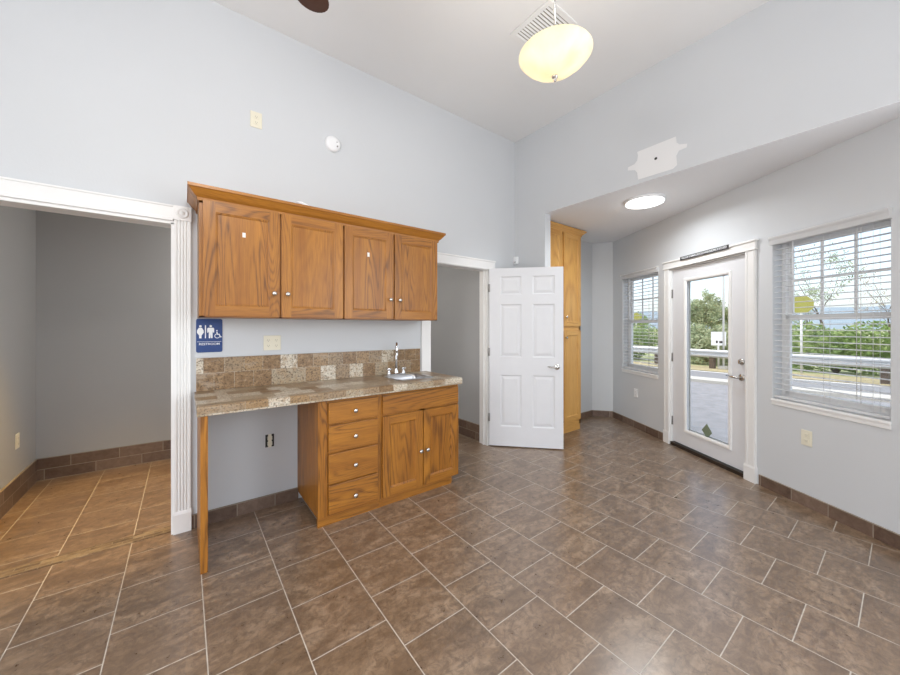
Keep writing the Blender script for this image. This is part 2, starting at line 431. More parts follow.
# ------------------------------------------------------------------ room shell
poly = [(-2.7, -2.7), (wpt(-4.45)[0]+.1, -2.7), wpt(-4.3, -.1), wpt(2.1, -.12), (5.05, 3.08), (3.0, 3.08), (3.0, 4.8), (-2.7, 4.8)]
struct(MB().prism(poly, -.12, 0).build('floor', 'tile'), 'brown square ceramic tile floor laid in running bond')
struct(MB().box(-2.7, XB+.1, -2.7, 3.1, 3.66, 3.8).build('ceiling', 'ceil'), 'high flat white ceiling of the main room')
struct(MB().prism([(XB+.002, -.6), (XB+.1, -.9), wpt(-1.55, -.1), wpt(2.05, -.1), (5.02, 3.08), (XB+.1, 3.08), (XB+.1, 2.507), (XB+.002, 2.507)], 2.667, 2.8).build('ceiling_bay', 'ceilbay_lit'), 'low flat white ceiling over the entry bay')
# wall A with the two openings
wa = MB()
wa.box(-2.7, -1.0, YA, YA+.12, 0, 3.7); wa.box(-1.0, -.052, YA, YA+.12, 2.06, 3.7); wa.box(-.052, 1.985, YA, YA+.12, 0, 3.7)
wa.box(1.985, 2.805, YA, YA+.12, 2.045, 3.7); wa.box(2.805, 5.02, YA, YA+.12, 0, 3.7)
struct(wa.build('wall_left', 'wall'), 'pale blue grey wall behind the cabinets')
struct(MB().prism([wpt(2.03), (5.005, 2.975), (5.10, 3.08), wpt(2.13, -.12)], 0, 2.75).build('wall_corner', 'wall'), 'short diagonal wall piece at far bay corner')
wb = MB(); wb.box(XB, XB+.1, 2.507, YA, 0, 3.7); wb.box(XB, XB+.1, -1.2, 2.507, 2.67, 3.7)
struct(wb.build('wall_header', 'wall'), 'tall wall with the wide opening into the entry bay')
ww = MB()
W1 = (1.03, 1.78, .775, 2.10); W2 = (-1.105, -.37, .775, 2.10); DR = (-.145, .825, 0, 2.055)
xs = [-1.75, W2[0], W2[1], DR[0], DR[1], W1[0], W1[1], 2.06]
ww.box(xs[0], xs[1], -.15, 0, 0, 3.7); ww.box(-4.6, -3.85, -.15, 0, 0, 3.7); ww.box(-3.85, -1.75, -.15, 0, 0, .6); ww.box(-3.85, -1.75, -.15, 0, 3.0, 3.7); ww.box(xs[2], xs[3], -.15, 0, 0, 3.7); ww.box(xs[4], xs[5], -.15, 0, 0, 3.7); ww.box(xs[6], xs[7], -.15, 0, 0, 3.7)
for Wn in (W1, W2):
    ww.box(Wn[0], Wn[1], -.15, 0, 0, Wn[2]-.021); ww.box(Wn[0], Wn[1], -.15, 0, Wn[3], 3.7)
ww.box(DR[0], DR[1], -.15, 0, DR[3], 3.7)
struct(ww.build('wall_right', 'wall', loc=WC, rz=WA), 'pale window wall with the entry door')
bk = MB(); X1 = wpt(-4.4)[0]
bk.box(-2.7, -2.2, -2.7, -2.6, 0, 3.7); bk.box(1.0, X1, -2.7, -2.6, 0, 3.7); bk.box(-2.2, 1.0, -2.7, -2.6, 0, .55); bk.box(-2.2, 1.0, -2.7, -2.6, 2.95, 3.7)
struct(bk.build('wall_back', 'wall'), 'wall behind the camera')
bs = MB()
bs.box(-2.7, -2.6, -2.7, -2.0, 0, 3.7); bs.box(-2.7, -2.6, 1.6, 3.0, 0, 3.7); bs.box(-2.7, -2.6, -2.0, 1.6, 0, .6); bs.box(-2.7, -2.6, -2.0, 1.6, 3.0, 3.7)
struct(bs.build('wall_side', 'wall'), 'wall left of the camera')
# back hall behind wall A
hl = MB()
hl.box(-1.15, -1.05, YA+.12, 4.75, 0, 2.6); hl.prism([(-1.15, 4.715), (2.95, 4.56), (2.95, 4.8), (-1.15, 4.8)], 0, 2.6); hl.box(2.83, 2.95, YA+.12, 4.65, 0, 2.6)
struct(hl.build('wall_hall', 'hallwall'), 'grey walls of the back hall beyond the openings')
struct(MB().box(-1.15, 2.95, YA+.1, 4.8, 2.45, 2.6).build('ceiling_hall', 'ceil'), 'low ceiling of the back hall')
hlmp = bpy.data.lights.new('hall_floor_fill', 'SPOT'); hlmp.energy = 190; hlmp.color = (1, .58, .08); hlmp.spot_size = 1.05; hlmp.spot_blend = .8; hlmp.shadow_soft_size = .15  # warm fill added to tint the hall floor orange, no known fixture
ho = bpy.data.objects.new('hall_floor_fill', hlmp); C.objects.link(ho); ho.location = (-.45, 3.65, 2.40)
point('hall_fill', (1.0, 4.0, 2.25), 27, .12, (1, .95, .88))  # fill light added to lift the hall walls, no known fixture

# skirting
def skirting(name, p0, p1, h, mat, label, cap=True):
    p0 = Vector((*p0, 0)); p1 = Vector((*p1, 0)); d = p1-p0; Ln = d.length
    m = MB().box(0, Ln, -.012, 0, 0, h)
    m.box(0, Ln, -.014, 0, h, h+.004, 1)
    o = m.build(name, [mat, 'capstrip'], loc=p0, rz=math.atan2(d.y, d.x))
    return struct(o, label)
M['capstrip'] = plain('tile_edge_strip', (.30, .25, .19), .6)
skirting('baseboard_left', (.042, YA), (.726, YA), .088, 'bb', 'brown tile skirting in the knee space under the counter')
skirting('baseboard_right', wpt(-.262), wpt(-4.3), .088, 'bb', 'brown tile skirting under the large window')
skirting('baseboard_bay', wpt(2.02), wpt(.915), .088, 'bb', 'brown tile skirting under the narrow window')
skirting('baseboard_corner', (5.0, 2.972), wpt(2.03), .088, 'bb', 'brown tile skirting on the diagonal corner')
skirting('baseboard_end', (4.26, YA), (5.0, YA), .088, 'bb', 'brown tile skirting beside the tall cabinet')
skirting('baseboard_hall', (-1.05, 4.708), (2.83, 4.562), .192, 'bb2', 'two course brown tile skirting at back of hall')
skirting('baseboard_hall_side', (-1.05, 3.09), (-1.05, 4.70), .192, 'bb2', 'two course brown tile skirting left in hall')
skirting('baseboard_hall_end', (2.83, 4.56), (2.83, 3.12), .192, 'bb2', 'two course brown tile skirting right in hall')
struct(MB().box(-1.0, -.06, -.047, .047, 0, .003).build('trim_1', 'mosaic', loc=(0, 3.035, 0)), 'strip of small mosaic tiles across the left doorway')

# ------------------------------------------------------------------ door casings (local to wall A)
def rosette(m, cx, cz, y, r):
    m.lathe([(0, 0.006), (r*.25, .006), (r*.35, .001), (r*.55, .001), (r*.7, .006), (r*.85, .006), (r, 0)], (0, 0, 0), 'y', 24)
    n = 24*7
    for i in range(len(m.v)-n, len(m.v)):
        v = m.v[i]; m.v[i] = (cx+v[0], y-v[1], cz+v[2])
def plinth_block(m, x0, x1, y, sg, h=.145):
    m.prism([(y, 0), (y-sg*.028, 0), (y-sg*.028, h-.02), (y-sg*.020, h), (y, h)], x0, x1, 'x')
t = thing('trim_2', 'white casing with fluted post around the left hall opening', 'door casing', kind='structure')
f = MB(); x0, x1 = -.052, .036
zt, zb = 2.082, .14
pr = [(x0, YA), (x0, YA-.02), (x0+.012, YA-.02)]
for k in range(4):
    a = x0+.014+k*.0165
    pr += [(a, YA-.02), (a+.003, YA-.013), (a+.010, YA-.013), (a+.013, YA-.02)]
pr += [(x1, YA-.02), (x1, YA)]
f.prism(pr, zb, zt)
f.build('fluted_post', 'white', t)
b = MB(); plinth_block(b, x0-.004, x1+.004, YA, 1); b.build('plinth_block', 'white', t)
b = MB(); b.box(x0-.004, x1+.004, YA-.026, YA, zt, 2.176); rosette(b, (x0+x1)/2, 2.129, YA-.026, .036); b.build('corner_block', 'white', t)
b = MB(); b.box(-1.1, x0-.004, YA-.018, YA, 2.072, 2.176); b.box(-1.1, x0-.004, YA-.026, YA, 2.072, 2.094); b.box(-1.1, x0-.004, YA-.024, YA, 2.164, 2.176); b.build('head_board', 'white', t, .002)
b = MB(); b.box(-.068, -.052, YA-.012, YA+.125, 0, 2.06); b.box(-1.0, -.052, YA-.012, YA+.125, 2.052, 2.072); b.box(-1.0, -.984, YA-.012, YA+.125, 0, 2.06); b.build('jamb', 'white', t)

t = thing('trim_3', 'white casing around the hall doorway with the open door', 'door casing', kind='structure')
b = MB(); b.box(1.889, 1.985, YA-.018, YA, 0, 2.035); b.build('side_casing', 'white', t, .003)
b = MB(); b.box(2.81, 2.895, YA-.018, YA, 0, 2.035); b.build('side_casing', 'white', t, .003)
b = MB(); b.box(1.875, 2.905, YA-.022, YA, 2.035, 2.14); b.box(1.87, 2.91, YA-.03, YA, 2.125, 2.142); b.box(1.875, 2.905, YA-.028, YA, 2.035, 2.05); b.build('head_board', 'white', t, .002)
b = MB(); b.box(1.985, 2.0, YA-.012, YA+.125, 0, 2.045); b.box(2.79, 2.806, YA-.012, YA+.125, 0, 2.045); b.box(1.985, 2.806, YA-.012, YA+.125, 2.03, 2.045); b.box(2.775, 2.79, YA+.04, YA+.055, 0, 2.03); b.build('jamb', 'white', t)

# ------------------------------------------------------------------ open six panel door
def lever(parent, x, z, y, sg, dirx, mat='nickel', ln=.105):
    m = MB(); m.lathe([(0, .012), (.026, .012), (.032, .006), (.033, 0), (0, 0)], (0, 0, 0), 'y', 24)
    m.v = [(x+a, y+sg*b_, z+c) for a, b_, c in m.v]
    m.tube([(x, y+sg*.01, z), (x, y+sg*.05, z)], .009, 10)
    m.tube([(x, y+sg*.046, z), (x+dirx*.03, y+sg*.052, z), (x+dirx*.07, y+sg*.050, z+.002), (x+dirx*ln, y+sg*.042, z+.006)], [.011, .0095, .008, .006], 10)
    return m.build('lever_handle', mat, parent)
t = thing('door_2', 'white six panel door standing open in front of the tall cabinet', 'door', (2.795, 2.93, 0), math.radians(-47.0), kind='structure')
holes = []
for a, b_ in ((.132, .368), (.492, .733)):
    holes += [(a, b_, .235, .825), (a, b_, 1.028, 1.632), (a, b_, 1.742, 1.95)]
prof = [(0, 0), (.010, .008), (.018, .009), (.045, .003)]
MB().slab(.006, .826, .012, 2.045, 0, .035, holes, prof).build('door_leaf', 'doorwhite', t)
lever(t, .757, .925, 0, -1, -1); lever(t, .757, .925, .035, 1, -1)
for z in (.335, 1.085, 1.82):
    MB().box(-.004, .014, -.002, .012, z-.045, z+.045).tube([(.0, -.004, z-.045), (.0, -.004, z+.045)], .006, 8).build('hinge', 'hinge', t)

# ------------------------------------------------------------------ cabinets
def knob(parent, x, z, y):
    m = MB(); m.lathe([(.008, 0), (.006, .010), (.012, .016), (.0165, .022), (.015, .029), (.006, .033), (0, .0335)], (0, 0, 0), 'y', 20)
    m.v = [(x+a, y-b_, z+c) for a, b_, c in m.v]
    return m.build('knob', 'nickel', parent)
def cab_door(parent, x0, x1, z0, z1, yf, th, fr, pre='oak', name='door', knobx=None, knobz=None, frz=None):
    frz = frz or fr
    m = MB(); m.slab(x0, x1, z0, z1, yf, yf+th, [(x0+fr, x1-fr, z0+frz, z1-frz)], [(0, 0), (.004, .003), (.009, .004), (.011, .009)], (0, 1, 2), back=False)
    o = m.build(name, [pre+'_z', pre+'_x', pre+'_z'], parent, .0015)
    if knobx is not None: knob(o, knobx, knobz, yf)
    return o
# wall cabinet
t = thing('wall_cabinet', 'long honey oak wall cabinet with four doors and crown moulding', 'cabinet')
c0_, c1_, yf = .074, 1.858, 2.64
m = MB(); m.box(c0_, c1_, yf, YA-.002, 1.44, 2.20, 0); m.build('cabinet_body', ['oak_z'], t)
m = MB()
for a, b_ in ((c0_, .105), (.52, .54), (.962, .985), (1.395, 1.415), (1.835, c1_)): m.box(a, b_, yf-.004, yf, 1.432, 2.20, 0)
m.box(c0_, c1_, yf-.004, yf, 2.135, 2.20, 1); m.box(c0_, c1_, yf-.004, YA-.002, 1.432, 1.44, 1)
m.build('face_frame', ['oak_z', 'oak_x'], t)
# crown: profile swept round three sides
prof = [(0, 2.145), (.010, 2.148), (.012, 2.165), (.028, 2.180), (.045, 2.202), (.052, 2.212), (.058, 2.214), (.058, 2.232), (0, 2.232)]
pth = lambda d: [(c0_-d, YA-.002), (c0_-d, yf-.004-d), (c1_+d, yf-.004-d), (c1_+d, YA-.002)]
vs_ = []; fs = []
for d, z in prof: vs_ += [(x, y, z) for x, y in pth(d)]
for i in range(len(prof)-1):
    for k in range(3): fs.append((4*i+k, 4*i+k+1, 4*i+5+k, 4*i+4+k))
m = MB(); m.add(vs_, fs, 0)
n = len(prof); m.add([vs_[4*i] for i in range(n)], [tuple(range(n))]); m.add([vs_[4*i+3] for i in range(n)], [tuple(range(n))])
m.box(c0_, c1_, yf-.004, YA-.002, 2.2, 2.231)
m.build('crown_moulding', 'oak_x', t)
for i, (a, b_, kx) in enumerate(((.093, .524, .488), (.534, .966, .572), (.98, 1.399, 1.365), (1.411, 1.848, 1.452))):
    d = cab_door(t, a, b_, 1.44, 2.152, 2.618, .019, .064, 'oak', 'door', kx, 1.598, .064)
    if i in (0, 2):
        sx_ = (.312, 1.178)[i//2]
        tag(MB().box(sx_-.009, sx_+.009, 2.6245, 2.628, 1.935 if i else 1.955, 1.968 if i else 1.985).build('sticker', 'sticker', d), 'tiny white sticker')
# base cabinets
BY = 2.43
t = thing('drawer_cabinet', 'honey oak base cabinet with a stack of four drawers', 'cabinet')
m = MB(); m.box(.722, 1.182, BY, YA-.002, .065, .885, 0); m.build('cabinet_body', ['oak_z'], t)
m = MB(); m.box(.722, .785, BY-.004, BY, .065, .885, 0); m.box(1.15, 1.182, BY-.004, BY, .065, .885, 0)
for z0_, z1_ in ((.84, .885), (.683, .702), (.487, .507), (.273, .292), (.065, .08)): m.box(.785, 1.15, BY-.004, BY, z0_, z1_, 1)
m.build('face_frame', ['oak_z', 'oak_x'], t)
for z0_, z1_, kz in ((.70, .848, .775), (.503, .687, .594), (.288, .492, .388), (.074, .277, .17)):
    m = MB(); m.box(.790, 1.158, BY-.022, BY-.003, z0_, z1_)
    d = m.build('drawer_front', 'oak_x', t, .004); knob(d, .975, kz, BY-.022)
MB().box(.724, 1.182, BY+.005, BY+.03, 0, .066).build('toe_kick', 'oak_x', t)
t = thing('sink_cabinet', 'honey oak base cabinet with two doors under the sink', 'cabinet')
m = MB(); m.box(1.183, 1.20, BY, YA-.002, .065, .885); m.box(1.918, 1.935, BY, YA-.025, .065, .885); m.box(1.2, 1.918, BY, YA-.025, .065, .085); m.box(1.2, 1.918, YA-.035, YA-.025, .085, .885); m.build('cabinet_body', 'oak_z', t)
m = MB(); m.box(1.183, 1.21, BY-.004, BY+.015, .065, .885, 0); m.box(1.915, 1.935, BY-.004, BY+.015, .065, .885, 0); m.box(1.535, 1.585, BY-.004, BY+.015, .085, .70, 0)
for z0_, z1_ in ((.845, .885), (.68, .72), (.065, .09)): m.box(1.21, 1.915, BY-.004, BY+.015, z0_, z1_, 1)
m.build('face_frame', ['oak_z', 'oak_x'], t)
MB().box(1.197, 1.928, BY-.022, BY-.004, .703, .848).build('false_drawer_front', 'oak_x', t, .004)
cab_door(t, 1.197, 1.555, .075, .690, BY-.022, .018, .062, 'oak', 'door', 1.527, .365)
cab_door(t, 1.564, 1.928, .075, .690, BY-.022, .018, .062, 'oak', 'door', 1.592, .365)
MB().prism([(1.183, BY+.005), (1.868, BY+.005), (1.915, BY+.05), (1.915, BY+.07), (1.183, BY+.03)], 0, .066).build('toe_kick', 'oak_x', t)
# countertop
SX0, SX1, SY0, SY1 = 1.395, 1.755, 2.515, 2.83
t = thing('countertop', 'speckled patchwork laminate countertop with backsplash on oak leg', 'countertop')
CX0, CX1, CY0, CY1 = .056, 1.937, 2.365, YA-.022
m = MB()
xs = [CX0, SX0+.02, SX1-.02, CX1]; ys = [CY0+.012, SY0+.02, SY1-.02, CY1]
for i in range(3):
    for j in range(3):
        if i == 1 and j == 1: continue
        m.box(xs[i], xs[i+1], ys[j], ys[j+1], .888, .928)
pf = [(CY0+.012, .872), (CY0, .876), (CY0, .917), (CY0+.004, .925), (CY0+.012, .930), (CY0+.03, .930), (CY0+.03, .872)]
m.prism(pf, CX0, CX1, 'x')
m.box(CX0, CX1, CY0+.03, SY0, .928, .930); m.box(CX0, SX0, SY0, SY1, .928, .930); m.box(SX1, CX1, SY0, SY1, .928, .930); m.box(CX0, CX1, SY1, CY1, .928, .930)
m.build('worktop', 'counter', t)
tag(MB().box(.066, 1.866, YA-.022, YA-.001, .93, 1.157).build('backsplash', 'splash', t, .002), 'two course square patchwork backsplash')
tag(MB().box(.072, .107, 2.372, 2.407, 0, .873).build('leg', 'oak_z', t, .002), 'square oak leg')
MB().box(.072, .086, 2.407, YA-.03, .0, .873).build('end_panel', 'oak_z', t)
# sink
t = thing('sink', 'small stainless steel bar sink set in the countertop', 'sink')
m = MB()
def rr(x0, x1, y0, y1, r, z, n=6):
    o = []
    for cx, cy, a0 in ((x1-r, y1-r, 0), (x0+r, y1-r, PI/2), (x0+r, y0+r, PI), (x1-r, y0+r, 1.5*PI)):
        for k in range(n+1): a = a0+k*PI/2/n; o.append((cx+r*math.cos(a), cy+r*math.sin(a), z))
    return o
lv = [(0, .0306, .04), (.003, .0355, .04), (.02, .0355, .035), (.026, .031, .035), (.03, .0, .05), (.05, -.13, .05), (.09, -.135, .05)]
vs_ = []; fs = []
for ins, dz, r in lv: vs_ += rr(SX0+ins, SX1-ins, SY0+ins, SY1-ins, max(.02, r), .90+dz)
n = 28
for i in range(len(lv)-1):
    for k in range(n): fs.append((i*n+k, i*n+(k+1) % n, (i+1)*n+(k+1) % n, (i+1)*n+k))
fs.append(tuple(range((len(lv)-1)*n, len(lv)*n)))
m.add(vs_, fs, 0, True); m.build('basin', 'steel', t)
MB().lathe([(.03, .002), (.028, .005), (.01, .003), (0, .003)], (1.575, 2.67, .765), 'z', 20).build('drain', 'chrome', t)
# faucet
fx, fy, fz = 1.56, 2.868, .930
t = thing('faucet', 'chrome gooseneck faucet with two cross handles behind the sink', 'faucet', (fx, fy, fz+.0005))
m = MB(); m.add(rr(-.10, .10, -.026, .026, .025, .0)+rr(-.10, .10, -.026, .026, .025, .012)+rr(-.092, .092, -.02, .02, .02, .017), [], 0)
fs = []
for i in range(2):
    for k in range(28): fs.append((i*28+k, i*28+(k+1) % 28, (i+1)*28+(k+1) % 28, (i+1)*28+k))
fs.append(tuple(range(56, 84))); fs.append(tuple(range(28))[::-1]); m.f = []; m.m = []; m.sm = []
for q in fs: m.f.append(list(q)); m.m.append(0); m.sm.append(False)
m.build('base_plate', 'chrome', t)
m = MB(); m.lathe([(.02, .015), (.02, .03), (.013, .045), (.013, .06)], (0, 0, 0), 'z', 20)
pts = [(0, 0, .05), (0, 0, .15), (0, 0, .235)]
for k in range(1, 11):
    a = PI*k/10; q = -.045+.045*math.cos(a); pts.append((.42*-q*-1, .91*q, .235+.06*math.sin(a)))
pts.append((-.038, -.082, .205)); m.tube(pts, .0115, 14); m.lathe([(.012, .185), (.012, .207)], (-.038, -.082, 0), 'z', 14)
m.build('spout', 'chrome', t)
for sx_ in (-1, 1):
    m = MB(); m.lathe([(.017, .015), (.017, .025), (.010, .035), (.010, .05), (.014, .055), (.012, .066), (0, .068)], (sx_*.075, 0, 0), 'z', 18)
    for q in range(2):
        a = q*PI/2+.5; m.tube([(sx_*.075-.026*math.cos(a), -.026*math.sin(a), .058), (sx_*.075+.026*math.cos(a), .026*math.sin(a), .058)], .0055, 8)
    m.build('handle', 'chrome', t)

# tall cabinet in the bay
t = thing('tall_cabinet', 'tall light oak pantry cabinet behind the open white door', 'cabinet')
TX0, TX1, TY = 3.40, 4.255, 2.685
MB().box(TX0, TX1, TY, YA-.002, .075, 2.60).build('cabinet_body', 'pine_z', t)
m = MB(); 
for a, b_ in ((TX0, TX0+.04), (3.80, 3.87), (TX1-.03, TX1)): m.box(a, b_, TY-.004, TY, .075, 2.60, 0)
for a, b_ in ((.075, .15), (1.325, 1.385), (2.56, 2.60)): m.box(TX0, TX1, TY-.004, TY, a, b_, 1)
m.build('face_frame', ['pine_z', 'pine_x'], t)
for a, b_, kx in ((3.43, 3.815, 3.785), (3.86, 4.232, 3.89)):
    cab_door(t, a, b_, 1.383, 2.585, TY-.023, .018, .06, 'pine', 'door', kx, 1.50)
    cab_door(t, a, b_, .147, 1.325, TY-.023, .018, .06, 'pine', 'door', kx, 1.235)
MB().box(TX0, TX1-.005, TY+.0, YA-.002, 0, .077).build('toe_kick', 'pine_x', t)
vs_ = []; fs = []
prof = [(0, 2.578), (.01, 2.582), (.014, 2.60), (.035, 2.622), (.052, 2.636), (.057, 2.638), (.057, 2.655), (0, 2.655)]
for d, z in prof: vs_ += [(TX0, TY-.004-d, z), (TX1+d, TY-.004-d, z), (TX1+d, YA-.002, z)]
for i in range(len(prof)-1):
    for k in range(2): fs.append((3*i+k, 3*i+k+1, 3*i+4+k, 3*i+3+k))
m = MB(); m.add(vs_, fs); m.add([vs_[3*i] for i in range(len(prof))], [tuple(range(len(prof)))]); m.box(TX0, TX1, TY-.004, YA-.002, 2.6, 2.654)
m.build('crown_moulding', 'pine_x', t)

# ------------------------------------------------------------------ exterior door, casing, sign (window wall frame)
t = thing('door_1', 'white entry door with a full glass lite in the window wall', 'door', WC, WA, kind='structure')
m = MB(); m.slab(-.128, .805, .045, 2.035, -.02, -.062, [(.052, .608, .215, 1.895)], None, (0, 0, 0), True, True); m.build('door_leaf', 'doorwhite', t)
m = MB()
gx0, gx1, gz0, gz1 = .03, .63, .193, 1.917
for yy, sg in ((-.02, 1), (-.062, -1)):
    pr = [(0, -.001), (.004, .010), (.012, .013), (.030, .010), (.040, .001)]
    vs_ = []
    for ins, d in pr: vs_ += [(gx0+ins, yy+sg*d, gz0+ins), (gx1-ins, yy+sg*d, gz0+ins), (gx1-ins, yy+sg*d, gz1-ins), (gx0+ins, yy+sg*d, gz1-ins)]
    fs = [(4*i+k, 4*i+(k+1) % 4, 4*i+4+(k+1) % 4, 4*i+4+k) for i in range(len(pr)-1) for k in range(4)]
    m.add(vs_, fs)
m.build('lite_frame', 'white', t)
MB().box(.053, .607, -.043, -.039, .216, 1.894).build('glass_pane', 'glass', t)
lever(t, -.072, .905, -.02, 1, 1, 'nickel', .12)
m = MB(); m.lathe([(0, .014), (.022, .014), (.028, .007), (.029, 0), (0, 0)], (0, 0, 0), 'y', 24); m.v = [(-.072+a, -.02+b_, 1.05+c) for a, b_, c in m.v]
m.box(-.077, -.067, -.006, .012, 1.032, 1.068); m.build('deadbolt', 'nickel', t)
for z in (.28, 1.02, 1.76): MB().box(.800, .815, -.022, -.012, z-.05, z+.05).tube([(.808, -.012, z-.05), (.808, -.012, z+.05)], .006, 8).build('hinge', 'hinge', t)
t = thing('trim_4', 'white casing with plinth blocks around the glazed entry door', 'door casing', WC, WA, kind='structure')
m = MB(); m.box(.819, .90, 0, .02, .14, 2.05); m.box(.827, .84, .02, .024, .14, 2.05); m.box(.885, .898, .02, .024, .14, 2.05); m.build('side_casing', 'white', t, .002)
m = MB(); m.box(-.235, -.140, 0, .02, .14, 2.05); m.box(-.165, -.150, .02, .024, .14, 2.05); m.box(-.228, -.213, .02, .024, .14, 2.05); m.build('side_casing', 'white', t, .002)
m = MB(); m.box(-.24, .905, 0, .024, 2.05, 2.13); m.box(-.245, .91, 0, .03, 2.05, 2.066); m.box(-.252, .915, 0, .036, 2.125, 2.142); m.build('head_board', 'white', t, .002)
for a, b_ in ((.815, .905), (-.24, -.134)):
    m = MB(); m.prism([(0, 0), (.028, 0), (.028, .125), (.022, .145), (0, .145)], a, b_, 'x'); m.build('plinth_block', 'white', t)
m = MB(); m.box(.808, .826, -.15, .004, 0, 2.055); m.box(-.146, -.131, -.15, .004, 0, 2.055); m.box(-.146, .826, -.15, .004, 2.038, 2.055); m.box(.793, .809, -.085, -.064, 0, 2.04); m.box(-.131, -.116, -.085, -.064, 0, 2.04); m.build('jamb', 'white', t)
tag(MB().box(-.131, .808, -.15, .012, -.02, .034).build('threshold', 'bronze', t), 'dark bronze door threshold')
t = thing('door_sign', 'narrow black sign with white lettering above the entry door', 'sign', WC, WA)
MB().box(.005, .618, .0362, .039, 2.112, 2.152).build('sign_plate', 'signblack', t, .001)
textmesh('lettering', 'THIS DOOR TO REMAIN UNLOCKED WHEN BUILDING IS OCCUPIED', .030, 'signwhite', t, (.3115, .0393, 2.132), (PI/2, 0, PI), .575)
tag(MB().prism([(.34, .205), (.405, .285), (.34, .365), (.275, .285)], -.0385, -.0370, 'y').build('decal', 'decal', loc=WC, rz=WA), 'olive green diamond decal at bottom of the entry door glass', 'decal')

# ------------------------------------------------------------------ windows and blinds
def window(name, s0, s1, z0, z1, label, blabel):
    t = thing(name, label, 'window', WC, WA, kind='structure')
    m = MB()
    yo, yi = -.145, -.085
    m.box(s0, s0+.03, yo, yi, z0, z1); m.box(s1-.03, s1, yo, yi, z0, z1); m.box(s0, s1, yo, yi, z0, z0+.035); m.box(s0, s1, yo, yi, z1-.03, z1)
    m.build('window_frame', 'white', t, .002)
    zm = (z0+z1)/2+.01
    m = MB(); y0_, y1_ = -.138, -.115   # upper sash, outer
    m.box(s0+.03, s0+.055, y0_, y1_, zm-.015, z1-.03); m.box(s1-.055, s1-.03, y0_, y1_, zm-.015, z1-.03); m.box(s0+.03, s1-.03, y0_, y1_, z1-.06, z1-.03); m.box(s0+.03, s1-.03, y0_, y1_, zm-.018, zm+.018)
    za = (zm+z1-.045)/2
    m.box(s0+.055, s1-.055, -.131, -.121, za-.009, za+.009)
    for q in (1, 2):
        xq = s0+.055+(s1-s0-.11)*q/3; m.box(xq-.009, xq+.009, -.131, -.121, zm, z1-.05)
    m.build('upper_sash', 'white', t)
    m = MB(); y0_, y1_ = -.112, -.088
    m.box(s0+.03, s0+.06, y0_, y1_, z0+.035, zm+.02); m.box(s1-.06, s1-.03, y0_, y1_, z0+.035, zm+.02); m.box(s0+.03, s1-.03, y0_, y1_, z0+.035, z0+.075); m.box(s0+.03, s1-.03, y0_, y1_, zm-.02, zm+.02)
    m.build('lower_sash', 'white', t, .002)
    MB().box(s0+.05, s1-.05, -.128, -.125, zm, z1-.05).box(s0+.05, s1-.05, -.102, -.099, z0+.06, zm).build('glass_pane', 'glass', t)
    m = MB(); m.box(s0, s1, -.145, .0, z0-.02, z0); m.box(s0-.006, s1+.006, 0, .014, z0-.02, z0); m.box(s0-.004, s1+.004, 0, .008, z0-.05, z0-.02)
    m.build('window_sill', 'white', t, .004)
    b = thing('window_blind', blabel, 'blind', (*wpt(s0, 0), 0), WA)
    Lw = s1-s0
    m = MB(); m.prism([(-.0, z1-.045), (.022, z1-.045), (.024, z1-.01), (.034, z1+.005), (.034, z1+.02), (.001, z1+.02), (.001, z1-.0)], -.008, Lw+.008, 'x'); m.build('valance', 'slat', b)
    MB().box(.006, Lw-.006, -.055, -.003, z1-.045, z1-.004).build('headrail', 'slat', b)
    m = MB(); z = z1-.085
    zz = []
    while z > z0+.06: zz.append(z); z -= .0445
    for z in zz:
        pts = [(-.053, z-.0005), (-.041, z+.0022), (-.029, z+.003), (-.017, z+.0022), (-.005, z-.0005)]
        m.prism(pts+[(y, q-.0022) for y, q in pts[::-1]], .008, Lw-.008, 'x')
    m.build('slats', 'slat', b)
    MB().box(.008, Lw-.008, -.054, -.004, z0+.012, z0+.030).build('bottom_rail', 'slat', b, .003)
    m = MB()
    for q in (.12, .5, .88):
        for yy in (-.055, -.003):
            m.tube([(Lw*q, yy, z0+.03), (Lw*q, yy, z1-.045)], .0011, 5)
    m.build('ladder_cords', 'slat', b)
    m = MB(); m.tube([(Lw*.2, .002, z1-.05), (Lw*.2, .004, z1-.7), (Lw*.2, .003, z0+.08)], .0016, 5); m.tube([(Lw*.23, .002, z1-.05), (Lw*.232, .004, z1-.7), (Lw*.23, .003, z0+.1)], .0016, 5)
    m.build('pull_cord', 'cord', b)
    m = MB(); m.tube([(Lw*.78, .004, z1-.05), (Lw*.78, .006, z1-.62)], .004, 6); m.build('tilt_wand', 'slat', b)
window('window_1', *W1, 'narrow looking white sash window left of the entry door', 'white slatted blind in the window left of the entry door')
window('window_2', *W2, 'large white sash window right of the entry door', 'white slatted blind in the large window right of the entry door')

# ------------------------------------------------------------------ wall plates
def plate(name, label, cat, loc, rz, w_, h_, mat, kind_, group=None):
    """local -y points into the room; kind_ = columns of receptacles"""
    t = thing(name, label, cat, loc, rz, group)
    MB().box(-w_/2, w_/2, -.006, 0, -h_/2, h_/2).build('cover_plate', mat, t, .0025)
    cols = [0] if kind_ == 1 else [-w_*.23, w_*.23]
    for cx in cols:
        for cz in (-.021, .021):
            m = MB(); m.box(cx-.016, cx+.016, -.0085, -.006, cz-.014, cz+.014, 0)
            for q in (-.006, .006): m.box(cx+q-.001, cx+q+.001, -.0088, -.0085, cz-.003, cz+.006, 1)
            m.box(cx-.002, cx+.002, -.0088, -.0085, cz-.010, cz-.006, 1)
            m.build('receptacle', [mat, 'ivory_dark'], t)
    return t
plate('outlet', 'cream wall outlet high on the wall above the cabinet', 'outlet', (.430, YA, 2.92), 0, .078, .118, 'cream', 1)
plate('outlet', 'cream double outlet plate between backsplash and wall cabinet', 'outlet', (.539, YA, 1.25), 0, .12, .112, 'cream', 2)
